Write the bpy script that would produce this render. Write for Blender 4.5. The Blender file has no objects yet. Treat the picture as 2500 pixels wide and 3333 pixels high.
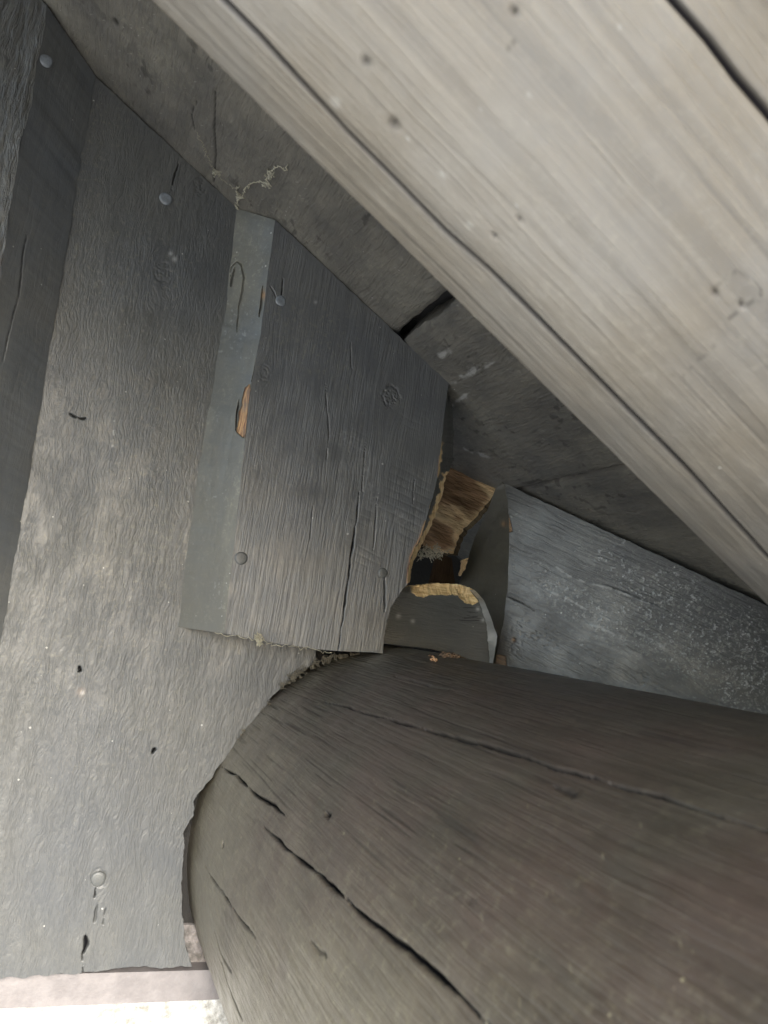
import bpy, math, random
import numpy as np
from mathutils import Vector, Matrix
random.seed(7); rng = np.random.default_rng(7)
sc = bpy.context.scene
ROOF_Y = -1.2  # overhang lengthened out of view to set where sun meets the wall
H = 2.6                      # height of the eye above the ground (m)
D = 0.6                      # distance of the eye from the gable wall (m)
F = 2400.0; CX, CY = 1250.0, 1666.5

# ------------------------------------------------------------------ camera
def nrm(a): a = np.asarray(a, float); return a/np.linalg.norm(a)
_n = nrm([-1000, 244, F]); _u = np.array([.15, -1, 0]); _u = nrm([.15, -1, -(_n@_u)/_n[2]])
R = np.array([nrm(np.cross(_n, _u)), _n, _u])       # world = R @ cam (x right, y down, z ahead)
CAM = np.array([0, -D, 0.])
cd = bpy.data.cameras.new("camera"); cam = bpy.data.objects.new("camera", cd)
sc.collection.objects.link(cam); sc.camera = cam
m = Matrix(((R[0,0], -R[0,1], -R[0,2], CAM[0]), (R[1,0], -R[1,1], -R[1,2], CAM[1]),
            (R[2,0], -R[2,1], -R[2,2], CAM[2]+H), (0,0,0,1)))
cam.matrix_world = m
cd.sensor_fit = 'HORIZONTAL'; cd.sensor_width = 36; cd.lens = F/2500*36
cd.clip_start = .01; cd.clip_end = 3000
cd.dof.use_dof = True; cd.dof.focus_distance = .64; cd.dof.aperture_fstop = 20

# ------------------------------------------------------------------ sky, sun, exposure
SUN_EL, SUN_AZ = math.radians(27), math.radians(187)   # azimuth measured from +Y clockwise
w = bpy.data.worlds.new("World"); sc.world = w; w.use_nodes = True
nt = w.node_tree; nt.nodes.clear()
sky = nt.nodes.new('ShaderNodeTexSky'); sky.sky_type = 'NISHITA'; sky.sun_disc = False
sky.sun_elevation = SUN_EL; sky.sun_rotation = SUN_AZ
bg = nt.nodes.new('ShaderNodeBackground'); bg.inputs[1].default_value = .115
ow = nt.nodes.new('ShaderNodeOutputWorld')
nt.links.new(sky.outputs[0], bg.inputs[0]); nt.links.new(bg.outputs[0], ow.inputs[0])
sl = bpy.data.lights.new("sun", 'SUN'); sl.energy = 3.3; sl.angle = math.radians(17); sl.color = (1, .95, .87)
so = bpy.data.objects.new("sun", sl); sc.collection.objects.link(so)
sd_ = Vector((math.sin(SUN_AZ)*math.cos(SUN_EL), math.cos(SUN_AZ)*math.cos(SUN_EL), math.sin(SUN_EL)))
so.rotation_euler = (-sd_).to_track_quat('-Z', 'Y').to_euler()
sc.view_settings.view_transform = 'Standard'; sc.view_settings.look = 'None'
sc.view_settings.exposure = 2.0; sc.view_settings.gamma = 1
sc.cycles.max_bounces = 8; sc.cycles.diffuse_bounces = 5

# ------------------------------------------------------------------ geometry helpers
def ray(x, y): return R @ np.array([x-CX, y-CY, F])
def wall(x, y, Y=0.): r = ray(x, y); return CAM + r*((Y-CAM[1])/r[1])
SD = nrm([math.cos(math.radians(-27.96)), 0, math.sin(math.radians(-27.96))])   # down the roof slope
QD = np.array([SD[2], 0, -SD[0]])                                               # away from the soffit, downwards
RA = np.array([-.064, 0, .402])
def rake(x): return RA[2] + (x-RA[0])*SD[2]/SD[0]
def plane_hit(px, p0, n): r = ray(*px); return CAM + r*(((p0-CAM)@n)/(r@n))
def sof(x, y): return plane_hit((x, y), RA, QD)
def proj(P):
    d = (P-CAM) @ R
    z = np.maximum(d[..., 2], .02)
    return np.stack([CX+F*d[..., 0]/z, CY+F*d[..., 1]/z], -1)
LX, LZ, LR = .2872, -.1760, .1656                    # big log: axis along Y
def log_hit(x, y):
    r = ray(x, y); A = r[0]**2+r[2]**2; B = -2*(r[0]*LX+r[2]*LZ); C = LX**2+LZ**2-LR**2
    P = CAM + r*(-B-math.sqrt(max(0, B*B-4*A*C)))/(2*A)
    return math.atan2(P[2]-LZ, P[0]-LX), P[1]
RR = .085; RC_Y, RC_Q = -D+.309*math.cos(math.radians(49.9)), RR                # rafter log: axis along SD
def raf_hit(x, y):
    r = ray(x, y); a = np.array([r[1], r@QD]); q0 = (CAM-RA)@QD
    o = np.array([CAM[1]-RC_Y, q0-RC_Q]); A = a@a; B = 2*a@o; C = o@o-RR*RR
    t = (-B-math.sqrt(max(0, B*B-4*A*C)))/(2*A); P = CAM+r*t
    return math.atan2((P-RA)@QD-RC_Q, P[1]-RC_Y), (P-RA)@SD
# smooth value noise on arrays
_tab = rng.random((256, 256))
def vnoise(a, b):
    ia = np.floor(a).astype(int); ib = np.floor(b).astype(int); fa = a-ia; fb = b-ib
    fa = fa*fa*(3-2*fa); fb = fb*fb*(3-2*fb); g = lambda i, j: _tab[i & 255, j & 255]
    return (g(ia, ib)*(1-fa)+g(ia+1, ib)*fa)*(1-fb)+(g(ia, ib+1)*(1-fa)+g(ia+1, ib+1)*fa)*fb - .5
def fbm(a, b, o=4):
    s = 0; k = 1.
    for i in range(o): s = s + k*vnoise(a*2**i+17.3*i, b*2**i+9.1*i); k *= .5
    return s
def resamp(pts, n):
    p = np.asarray(pts, float); l = np.r_[0, np.cumsum(np.linalg.norm(np.diff(p, axis=0), axis=1))]
    t = np.linspace(0, l[-1], n); return np.stack([np.interp(t, l, p[:, i]) for i in range(p.shape[1])], 1)
def coons(B, T, L, Rt, nu, nv):
    """bottom and top run left to right, left and right run bottom to top"""
    B, T = resamp(B, nu), resamp(T, nu); L, Rt = resamp(L, nv), resamp(Rt, nv)
    u = np.linspace(0, 1, nu)[None, :, None]; v = np.linspace(0, 1, nv)[:, None, None]
    return ((1-v)*B[None]+v*T[None]+(1-u)*L[:, None]+u*Rt[:, None]
            - ((1-u)*(1-v)*B[0]+u*(1-v)*B[-1]+(1-u)*v*T[0]+u*v*T[-1]))
def gnormal(P):
    n = np.cross(np.gradient(P, axis=1), np.gradient(P, axis=0)); l = np.linalg.norm(n, axis=-1, keepdims=True)
    return n/np.maximum(l, 1e-12)
def pldist(q, pl):
    """distance of points q[...,2] to a polyline"""
    d = np.full(q.shape[:-1], 1e9)
    for a, b in zip(pl[:-1], pl[1:]):
        a = np.asarray(a, float); b = np.asarray(b, float); e = b-a
        t = np.clip(((q-a)@e)/(e@e), 0, 1); d = np.minimum(d, np.linalg.norm(q-a-t[..., None]*e, axis=-1))
    return d
def inpoly(q, pl):
    x, y = q[..., 0], q[..., 1]; r = np.zeros(x.shape, bool); n = len(pl)
    for i in range(n):
        x0, y0 = pl[i]; x1, y1 = pl[i-1]
        if y0 == y1: continue
        r ^= ((y0 > y) != (y1 > y)) & (x < (x1-x0)*(y-y0)/(y1-y0)+x0)
    return r
ATT = ('crack', 'raw', 'dust', 'pale')
def sheet(P, gu=None, gv=None, flip=False, **att):
    """one grid surface: positions, grain coordinates across/along, attributes"""
    return dict(P=P, gu=P[..., 0] if gu is None else gu, gv=P[..., 2] if gv is None else gv, flip=flip,
                **{k: np.broadcast_to(att.get(k, 0.), P.shape[:2]) for k in ATT})
def skirt(S, depth, sides='BTLR', n=4, **att):
    """edge surfaces leading back from the rim of a sheet"""
    out = []; depth = np.asarray(depth, float); P = S['P']
    for s in sides:
        sl_ = {'B': (0, slice(None)), 'T': (-1, slice(None)), 'L': (slice(None), 0), 'R': (slice(None), -1)}[s]
        e = P[sl_]; t = np.linspace(0, 1, n)[:, None, None]
        Q = e[None]+t*depth
        out.append(sheet(Q, S['gu'][sl_][None]+t[..., 0]*np.linalg.norm(depth), S['gv'][sl_][None]+0*t[..., 0],
                         flip=s in 'TL', **{k: np.broadcast_to(att.get(k, S[k][sl_][None]), Q.shape[:2]) for k in ATT}))
    return out
def link(name, me, mat, parent=None):
    o = bpy.data.objects.new(name, me); sc.collection.objects.link(o)
    if mat: me.materials.append(mat)
    o.location = (0, 0, H)
    if parent: o.parent = parent; o.location = (0, 0, 0)
    return o
def mesh_obj(name, sheets, mat, parent=None, seed=0.):
    vs, fs, A = [], [], {k: [] for k in ATT}; G = []; off = 0
    for S in sheets:
        P = S['P']; nv, nu = P.shape[:2]; idx = np.arange(nv*nu).reshape(nv, nu)+off
        q = np.stack([idx[:-1, :-1], idx[:-1, 1:], idx[1:, 1:], idx[1:, :-1]], -1).reshape(-1, 4)
        if S['flip']: q = q[:, ::-1]
        vs.append(P.reshape(-1, 3)); fs.append(q); off += nv*nu
        G.append(np.stack([S['gu'], S['gv'], np.full(P.shape[:2], seed)], -1).reshape(-1, 3))
        for k in ATT: A[k].append(S[k].reshape(-1))
    V = np.concatenate(vs).astype(np.float32); Q = np.concatenate(fs).astype(np.int32)
    me = bpy.data.meshes.new(name); me.vertices.add(len(V)); me.vertices.foreach_set('co', V.ravel())
    me.loops.add(Q.size); me.loops.foreach_set('vertex_index', Q.ravel())
    me.polygons.add(len(Q)); me.polygons.foreach_set('loop_start', np.arange(0, Q.size, 4, dtype=np.int32))
    me.polygons.foreach_set('use_smooth', np.ones(len(Q), bool))
    me.update(calc_edges=True)
    a = me.attributes.new('gc', 'FLOAT_VECTOR', 'POINT'); a.data.foreach_set('vector', np.concatenate(G).astype(np.float32).ravel())
    for k in ATT:
        a = me.attributes.new(k, 'FLOAT', 'POINT'); a.data.foreach_set('value', np.concatenate(A[k]).astype(np.float32))
    return link(name, me, mat, parent)
def box(x0, x1, y0, y1, z0, z1, n=2):
    """six sheets of a box, outward"""
    def g(o, a, b):
        u = np.linspace(0, 1, n)[None, :, None]; v = np.linspace(0, 1, n)[:, None, None]
        return sheet(np.array(o, float)+u*np.array(a, float)+v*np.array(b, float))
    X, Y, Z = x1-x0, y1-y0, z1-z0
    return [g((x0, y0, z0), (X, 0, 0), (0, 0, Z)), g((x1, y1, z0), (-X, 0, 0), (0, 0, Z)), g((x0, y1, z0), (0, -Y, 0), (0, 0, Z)),
            g((x1, y0, z0), (0, Y, 0), (0, 0, Z)), g((x0, y0, z1), (X, 0, 0), (0, Y, 0)), g((x0, y1, z0), (X, 0, 0), (0, -Y, 0))]
def tag(o, label=None, cat=None, group=None, kind=None):
    if label: o['label'] = label
    if cat: o['category'] = cat
    if group: o['group'] = group
    if kind: o['kind'] = kind
    return o
def bump_dent(q, c, r): return np.exp(-((q[..., 0]-c[0])**2+(q[..., 1]-c[1])**2)/r**2)
def smooth(x, a, b): t = np.clip((x-a)/(b-a), 0, 1); return t*t*(3-2*t)

# ------------------------------------------------------------------ materials
def N(nt, t, **k):
    n = nt.nodes.new(t)
    for a, b in k.items(): setattr(n, a, b)
    return n
class MB:
    def __init__(s, name):
        s.m = bpy.data.materials.new(name); s.m.use_nodes = True; s.t = s.m.node_tree; s.t.nodes.clear()
        s.out = N(s.t, 'ShaderNodeOutputMaterial'); s.b = N(s.t, 'ShaderNodeBsdfPrincipled'); s.b.inputs['Specular IOR Level'].default_value = 1.; s.L(s.b.outputs[0], s.out.inputs[0])
    def L(s, a, b): s.t.links.new(a, b)
    def put(s, inp, v):
        if hasattr(v, 'is_linked') or hasattr(v, 'links'): s.L(v, inp)
        else: inp.default_value = v
    def attr(s, n, vec=False):
        a = N(s.t, 'ShaderNodeAttribute', attribute_name=n); return a.outputs['Vector' if vec else 'Fac']
    def math(s, op, a, b=0., c=0., clamp=False):
        n = N(s.t, 'ShaderNodeMath', operation=op, use_clamp=clamp)
        for i, v in enumerate((a, b, c)): s.put(n.inputs[i], v)
        return n.outputs[0]
    def vmul(s, v, k):
        n = N(s.t, 'ShaderNodeVectorMath', operation='MULTIPLY'); s.L(v, n.inputs[0]); n.inputs[1].default_value = k; return n.outputs[0]
    def vadd(s, a, b):
        n = N(s.t, 'ShaderNodeVectorMath', operation='ADD'); s.put(n.inputs[0], a); s.put(n.inputs[1], b); return n.outputs[0]
    def noise(s, v, scale=1., det=4, rough=.55, dist=0., col=False):
        n = N(s.t, 'ShaderNodeTexNoise'); s.L(v, n.inputs['Vector']); n.inputs['Scale'].default_value = scale
        n.inputs['Detail'].default_value = det; n.inputs['Roughness'].default_value = rough; n.inputs['Distortion'].default_value = dist
        return n.outputs[1 if col else 0]
    def vor(s, v, scale=1.):
        n = N(s.t, 'ShaderNodeTexVoronoi'); s.L(v, n.inputs['Vector']); n.inputs['Scale'].default_value = scale; return n.outputs
    def ramp(s, v, a, b, lo=0., hi=1.):
        n = N(s.t, 'ShaderNodeMapRange', clamp=True); n.interpolation_type = 'SMOOTHSTEP'; s.put(n.inputs[0], v)
        for i, x in enumerate((a, b, lo, hi)): s.put(n.inputs[i+1], x)
        return n.outputs[0]
    def mix(s, f, a, b, mode='MIX'):
        n = N(s.t, 'ShaderNodeMix', data_type='RGBA', blend_type=mode); s.put(n.inputs[0], f)
        for i, v in ((6, a), (7, b)):
            s.put(n.inputs[i], (*v, 1) if isinstance(v, tuple) and len(v) == 3 else v)
        return n.outputs[2]
    def bump(s, h, dist, strength=1., nrm_=None):
        n = N(s.t, 'ShaderNodeBump'); s.put(n.inputs['Strength'], strength); n.inputs['Distance'].default_value = dist
        s.L(h, n.inputs['Height'])
        if nrm_: s.L(nrm_, n.inputs['Normal'])
        return n.outputs[0]

def painted_wood(name, c1, c2, st=.22, iso=.00022, pit=(420, 3), gu=520., gv=70., ridge=.0005, fine=.00012, rough=.5, speck=.5, spcol=(.42, .41, .38), dustc=(.2, .19, .14),
                 raw1=(.42, .25, .11), raw2=(.12, .045, .02), mott=9., film=None, smoothpatch=.5, streak=.25, kn=1.5, fleck=0., crackc=(.006, .006, .007)):
    M = MB(name); gc = M.attr('gc', True); pos = N(M.t, 'ShaderNodeNewGeometry').outputs['Position']
    wob = M.vmul(M.noise(M.vmul(gc, (60, 25, 1)), 1, 2, col=True), (.006*kn, .0, .0))
    g2 = M.vadd(gc, wob)
    n1 = M.noise(M.vmul(g2, (gu, gv, 1)), 1, 5, .62)
    n2 = M.noise(M.vmul(g2, (gu*2.6, gv*2.2, 1)), 1, 3, .6)
    n3 = M.noise(M.vmul(g2, (gu*st, gv*.12 if st < .3 else gv*.4, 1)), 1, 3, .5)
    big = M.noise(pos, mott, 4, .6); big2 = M.noise(pos, mott*3.3, 5, .65)
    rid = M.ramp(n1, .36, .6)
    patch = M.ramp(big2, .35, .6, 1-smoothpatch, 1.)
    col = M.mix(M.ramp(big, .32, .68), c1, c2)
    col = M.mix(M.math('MULTIPLY', M.ramp(big2, .3, .7), .35), col, M.mix(1., col, (1.35, 1.3, 1.2), 'MULTIPLY'))
    f = M.math('MULTIPLY', M.ramp(n3, .62, .38), streak); col = M.mix(f, col, M.mix(1., col, (.55, .55, .55), 'MULTIPLY'))
    f = M.math('MULTIPLY', M.math('MULTIPLY', M.ramp(n1, .46, .3), .5), patch); col = M.mix(f, col, M.mix(1., col, (.45, .45, .45), 'MULTIPLY'))
    # dusty raised grain; film: chalky faded clouds, on the log also painted bounce light
    if film:
        fz = M.attr('dust'); fn = M.ramp(M.math('ADD', fz, M.math('MULTIPLY', M.math('SUBTRACT', M.noise(pos, 30, 5, .7), .5), 1.3)), .15, 1.1)
        col = M.mix(M.math('MULTIPLY', fn, .75), col, film)
    dn = M.noise(pos, 260, 5, .75); da = M.attr('dust')
    f = M.math('MULTIPLY', M.math('ADD', M.math('MULTIPLY', da, .9), .08), M.ramp(dn, .5, .68)); col = M.mix(f, col, dustc)
    # specks
    if speck:
        v = M.vor(pos, 190); sm = M.math('LESS_THAN', v[0], M.ramp(M.noise(pos, 70, 2), .4, .8, .03, .21))
        sep = N(M.t, 'ShaderNodeSeparateColor'); M.L(v[1], sep.inputs[0])
        sm = M.math('MULTIPLY', sm, M.math('GREATER_THAN', sep.outputs[0], M.math('SUBTRACT', 1-.09*speck, M.math('MULTIPLY', da, .25))))
        col = M.mix(M.math('MULTIPLY', sm, .8), col, spcol)
    if fleck:                                     # short pale scratches and fibres across the grain
        rot = N(M.t, 'ShaderNodeVectorRotate'); M.L(gc, rot.inputs[0]); rot.inputs['Angle'].default_value = .9; rot.inputs['Axis'].default_value = (0, 0, 1)
        v = M.vor(M.vmul(rot.outputs[0], (90, 420, 1)), 1); sep = N(M.t, 'ShaderNodeSeparateColor'); M.L(v[1], sep.inputs[0])
        sm = M.math('MULTIPLY', M.math('LESS_THAN', v[0], .16), M.math('GREATER_THAN', sep.outputs[1], M.math('SUBTRACT', .93, M.math('MULTIPLY', da, .35))))
        col = M.mix(M.math('MULTIPLY', sm, fleck), col, spcol)
    # bare wood
    rn = M.noise(M.vmul(g2, (900, 60, 1)), 1, 4, .6); rc = M.mix(M.ramp(rn, .35, .62), raw2, raw1)
    ra = M.attr('raw'); col = M.mix(ra, col, rc)
    pa = M.attr('pale'); col = M.mix(pa, col, (.46, .46, .44))
    ck = M.attr('crack'); col = M.mix(ck, col, crackc)
    M.put(M.b.inputs['Base Color'], col); M.put(M.b.inputs['Specular IOR Level'], M.math('SUBTRACT', 1., ck, clamp=True))
    M.put(M.b.inputs['Roughness'], M.math('ADD', M.ramp(big2, .3, .7, rough-.14, rough+.02), M.math('MULTIPLY', M.math('ADD', ra, ck), .35), clamp=True))
    h = M.math('ADD', M.math('MULTIPLY', rid, patch), 0.)
    nb = M.bump(h, ridge); nb = M.bump(n2, fine, 1., nb)
    nb = M.bump(M.noise(pos, pit[0], pit[1], .6), iso, .7, nb)
    nb = M.bump(n3, ridge*(1.2 if st < .3 else .5), .8, nb)
    M.L(nb, M.b.inputs['Normal'])
    return M.m
def simple(name, col, rough=.6, col2=None, scale=30., bump=.001, bs=200., metal=0.):
    M = MB(name); pos = N(M.t, 'ShaderNodeNewGeometry').outputs['Position']
    c = M.mix(M.ramp(M.noise(pos, scale, 5, .65), .3, .7), col, col2 or tuple(x*.7 for x in col))
    M.put(M.b.inputs['Base Color'], c); M.b.inputs['Roughness'].default_value = rough; M.b.inputs['Metallic'].default_value = metal
    M.L(M.bump(M.noise(pos, bs, 5, .65), bump), M.b.inputs['Normal']); return M.m

m_wide = painted_wood('grey_stained_board', (.057, .061, .065), (.070, .071, .067), iso=.00016, pit=(300, 4), gu=520, gv=110, ridge=.00022, fine=.0001, speck=1., kn=2.2, rough=.50, streak=.15)
m_trim = painted_wood('blue_grey_board', (.084, .089, .096), (.100, .102, .100), iso=.00012, gu=620, gv=34, ridge=.00022, speck=.5, kn=.7, rough=.47, smoothpatch=.8, streak=.3)
m_smooth = painted_wood('smooth_cut_edge', (.088, .083, .062), (.070, .068, .056), film=(.135, .125, .09), gu=200, gv=30, ridge=.00008, fine=.00006, speck=.8, rough=.5, streak=.08)
m_batten = painted_wood('coarse_batten', (.062, .062, .058), (.085, .083, .075), gu=260, gv=42, ridge=.0011, speck=.3, rough=.5, smoothpatch=.2)
m_battens = painted_wood('smooth_batten_edge', (.084, .093, .102), (.10, .104, .104), gu=300, gv=16, ridge=.00012, fine=.00006, speck=.4, rough=.48, streak=.2)
m_soffit = painted_wood('rough_soffit_board', (.118, .110, .092), (.07, .067, .06), film=(.155, .145, .118), gu=300, gv=45, ridge=.0006, fine=.0003, speck=.2, rough=.6, mott=22, fleck=.25)
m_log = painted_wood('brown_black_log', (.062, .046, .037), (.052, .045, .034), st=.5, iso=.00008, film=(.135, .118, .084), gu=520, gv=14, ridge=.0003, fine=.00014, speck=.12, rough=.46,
                     dustc=(.17, .155, .105), spcol=(.22, .2, .13), mott=16, fleck=.35, streak=.4, kn=.5, smoothpatch=.3)  # film also carries ground bounce light painted on the lower-left side
m_raft = painted_wood('weathered_grey_log', (.215, .193, .160), (.25, .236, .215), st=.7, iso=.00015, film=(.16, .132, .095), gu=260, gv=7, ridge=.0004, fine=.00015, speck=.2, rough=.5, spcol=(.8, .78, .7), dustc=(.5, .48, .4), mott=12, streak=.45, kn=.4, crackc=(.015, .014, .016))
m_slab = painted_wood('speckled_grey_board', (.045, .045, .045), (.060, .059, .055), iso=.0001, gu=300, gv=24, ridge=.00015, fine=.0001, speck=1., rough=.45, dustc=(.36, .36, .31), spcol=(.6, .6, .58), streak=.15)
m_torn = painted_wood('torn_wood', (.78, .58, .31), (.58, .40, .20), gu=520, gv=60, ridge=.0003, fine=.0003, speck=0, rough=.75, streak=.4, mott=25, raw1=(.30, .17, .08), raw2=(.13, .065, .03))
m_block = painted_wood('broken_block_paint', (.06, .066, .066), (.085, .085, .078), gu=350, gv=40, ridge=.0002, fine=.0001, speck=.3, rough=.42, raw1=(.85, .66, .36), raw2=(.6, .40, .17))
m_dark = simple('shade_black_timber', (.012, .010, .008), .9)  # near-black: the deep shade of the hole is put into the colour
m_nail = simple('galvanised_nail', (.17, .19, .21), .45, (.11, .12, .13), 300, .0003, 700)
m_nailp = simple('painted_nail', (.075, .078, .072), .5, (.055, .057, .055), 300, .0004, 500)
m_web = simple('cobweb', (.42, .40, .32), .9, (.3, .28, .2))
m_pink = simple('faded_pink_board', (.135, .120, .118), .6, (.19, .172, .168), 60, .0006, 220)
m_white = simple('white_plaster', (.62, .62, .60), .8, (.22, .21, .18), 110, .003, 160)
m_ground = simple('pale_gravel', (.55, .54, .51), .9, (.42, .41, .39), 5, .01, 40)
m_roof = simple('roofing_felt', (.05, .05, .05), .9, (.035, .035, .035), 40, .001, 500)

# ------------------------------------------------------------------ setting
g = sheet(np.stack([*np.meshgrid(np.linspace(-600, 600, 61), np.linspace(-600, 600, 61)), np.full((61, 61), -H)], -1))
ground = mesh_obj('ground', [g], m_ground); tag(ground, kind='structure')

def qz(x, q): return rake(x)-q/abs(QD[2])           # height of a point q below the soffit plane
# roof deck above the soffit boards
def slab_along(s0, s1, y0, y1, q0, q1, ns=2, ny=2):
    """box laid along the slope; q measured down from the soffit plane"""
    def pt(s, y, q): return RA*[1, 0, 1]+SD*s+np.array([0, y, 0])+QD*q
    out = []
    def g(o, a, b, n1=2, n2=2):
        u = np.linspace(0, 1, n1)[None, :, None]; v = np.linspace(0, 1, n2)[:, None, None]
        return sheet(o+u*(a-o)+v*(b-o), None, None)
    c = [[pt(s, y, q) for s in (s0, s1)] for q in (q0, q1) for y in (y0, y1)]
    A, B, C, E = c        # q0y0 q0y1 q1y0 q1y1
    return [g(A[0], A[1], C[0]), g(B[1], B[0], E[1]), g(A[0], C[0], B[0]), g(A[1], B[1], C[1]), g(C[0], C[1], E[0]), g(A[0], B[0], A[1])]
roof = mesh_obj('roof', slab_along(-1.4, 2.2, ROOF_Y, 3.0, -.034, -.06), m_roof)
tag(roof, 'dark roof deck seen as a black line through the gap between the soffit boards', 'roof')

# ------------------------------------------------------------------ soffit boards
def soffit(s0, s1, name_label, dq=0., y1=.30, edge=0., seed=0.):
    nu, ny = int((s1-s0)/.0012)+2, 520
    S, Y = np.meshgrid(np.linspace(s0, s1, nu), np.r_[np.linspace(ROOF_Y-.02, -.33, 60)[:-1], np.linspace(-.33, y1, ny)])
    hgt = .0012*fbm(S*22+seed, Y*22, 4)+.0007*fbm(S*130+seed, Y*90, 3)+dq
    e = np.minimum(S-s0, s1-S); hgt = hgt - .004*np.exp(-e/.003)
    S = S + (np.abs(S-s0) < 1e-9)*edge*fbm(Y*60+seed, Y*0+3, 3) + (np.abs(S-s1) < 1e-9)*edge*fbm(Y*60+seed, Y*0+8, 3)
    P = RA*[1, 0, 1]+S[..., None]*SD+Y[..., None]*[0, 1, 0]+hgt[..., None]*QD
    q = proj(P); cr = np.zeros(S.shape)
    for pl, wd in SOF_CR: cr = np.maximum(cr, np.exp(-(pldist(q, pl)/wd)**2))
    P = P - (cr*.0012)[..., None]*QD
    pale = np.zeros(S.shape)
    for c, a, r1, r2 in SOF_PALE:
        dx, dy = q[..., 0]-c[0], q[..., 1]-c[1]; ca, sa = math.cos(a), math.sin(a)
        d = np.sqrt(((dx*ca+dy*sa)/r1)**2+((-dx*sa+dy*ca)/r2)**2)
        pale = np.maximum(pale, smooth(1.4-d+1.2*fbm(q[..., 0]/14, q[..., 1]/14, 3), .3, 1.)*.45)
    s = sheet(P, S, Y, crack=np.clip(cr*.8+.45*smooth(fbm(S*160+seed, Y*110, 3), .22, .34)*smooth(fbm(S*25, Y*25, 2), 0, .25), 0, 1), dust=.15+.5*smooth(fbm(S*18, Y*14, 4), -.15, .4), pale=pale)
    o = mesh_obj('soffit_board', [s]+skirt(s, -QD*.02, n=3, pale=0.), m_soffit, seed=seed)
    return tag(o, name_label, 'soffit board', 'soffit boards under the roof')
SOF_CR = [([(700, 300), (697, 420), (702, 500), (695, 590)], 3.), ([(600, 60), (610, 78)], 5), ([(372, 65), (380, 78)], 7),
          ([(640, 330), (622, 370), (632, 420)], 2)]
SOF_PALE = [((1450, 1150), -.5, 30, 10), ((1530, 1215), -.5, 45, 12), ((1500, 1300), -.6, 40, 8), ((1590, 1190), -.5, 30, 6),
            ((1520, 1465), .5, 22, 5), ((1570, 1480), .4, 25, 5)]
s_of = lambda x, y: (sof(x, y)-RA)@SD
sA = s_of(1290, 1085); sB0 = s_of(1318, 1105); sB1 = s_of(1740, 1580)
soffit(-1.35, sA, 'long dark rough soffit board at top left, ending at the open black gap', seed=1., edge=.002)
soffit(sB0, sB1, 'short mottled soffit board with pale scuffs between the open gap and the fine seam', dq=.0015, seed=4., edge=.003)
soffit(sB1+.0012, 2.15, 'soffit board low on the slope beyond the fine seam, behind the grey rafter log', dq=-.001, seed=9., edge=.0)

# ------------------------------------------------------------------ gable wall boards
W3 = lambda pts, Y=0.: np.array([wall(x, y, Y) for x, y in pts])
def wob3(P, amp, f, axis=0, seed=0.):
    P = np.array(P, float); s = np.r_[0, np.cumsum(np.linalg.norm(np.diff(P, axis=0), axis=1))]
    P[:, axis] += amp*fbm(s*f+seed, s*0+seed, 4); return P
def rk_line(x0, x1, Y, dz=-.0012, n=400, amp=.0008, seed=0.):
    x = np.linspace(x0, x1, n); return np.stack([x, x*0+Y, rake(x)+dz+amp*fbm(x*160+seed, x*0, 4)], 1)

def crackmask(q, pl, wd, step, wob):
    """irregular tapering crack along a polyline; step and wob in the units of q"""
    L = np.linalg.norm(np.diff(np.asarray(pl, float), axis=0), axis=1).sum(); n = int(min(160, max(10, L/step)))
    pl = resamp(pl, n); t = np.linspace(0, 1, n); sd = pl[0].sum()*13.7 % 50
    tg = np.gradient(pl, axis=0); tg /= np.linalg.norm(tg, axis=1, keepdims=True)+1e-12
    pl = pl+np.stack([-tg[:, 1], tg[:, 0]], 1)*(wob*fbm(t*n*.22+sd, t*0, 4)*np.minimum(1, 6*np.minimum(t, 1-t)+.1))[:, None]
    w_ = wd*np.clip(np.minimum(t, 1-t)*7, .3, 1)*(1+1.1*fbm(t*n*.2+sd+20, t*0, 3))
    out = np.zeros(q.shape[:-1]); lo = pl.min(0)-4*wd; hi = pl.max(0)+4*wd
    mk = (q[..., 0] > lo[0]) & (q[..., 0] < hi[0]) & (q[..., 1] > lo[1]) & (q[..., 1] < hi[1]); qq = q[mk]; o = np.zeros(len(qq))
    for k in range(n-1):
        a, b = pl[k], pl[k+1]; e = b-a; tt = np.clip(((qq-a)@e)/(e@e+1e-18), 0, 1)
        o = np.maximum(o, np.exp(-(np.linalg.norm(qq-a-tt[:, None]*e, axis=1)/w_[k])**4))
    out[mk] = o; return out
def grooves(q, lst):
    """crack mask from pixel polylines"""
    c = np.zeros(q.shape[:-1])
    for pl, wd, k in lst: c = np.maximum(c, k*crackmask(q, pl, wd*1.0, 9., 4.))
    return c
def knot(q, P, gu, c, r, d=.0012):
    """a ring, a rough sunken centre and grain bending round a knot"""
    dx, dy = q[..., 0]-c[0], q[..., 1]-c[1]; an = np.arctan2(dy, dx); rr = np.hypot(dx, dy*.8)*(1+.25*fbm(np.cos(an)*2+c[0], np.sin(an)*2, 2))
    e = np.exp(-(rr/r)**2); n = fbm(q[..., 0]/6, q[..., 1]/8, 3)
    ring = np.exp(-((rr-r*.95)/(r*.13))**2)*smooth(fbm(np.cos(an)*1.5+7, np.sin(an)*1.5+c[1], 2), -.25, .1)
    ring2 = np.exp(-((rr-r*.5)/(r*.12))**2)*smooth(fbm(np.cos(an)*1.5+3, np.sin(an)*1.5+c[1], 2), -.1, .2)
    h = -d*.5*np.exp(-(rr/(r*.8))**4)*(1+2.*n)-d*.5*(ring+ring2)
    gu2 = gu-dx*2.6e-4*.8*np.exp(-(np.hypot(dx, dy*.45)/(1.9*r))**2)
    return h, np.clip(.55*ring+.5*ring2+.8*e*smooth(n, .12, .3), 0, .85), gu2

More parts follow.
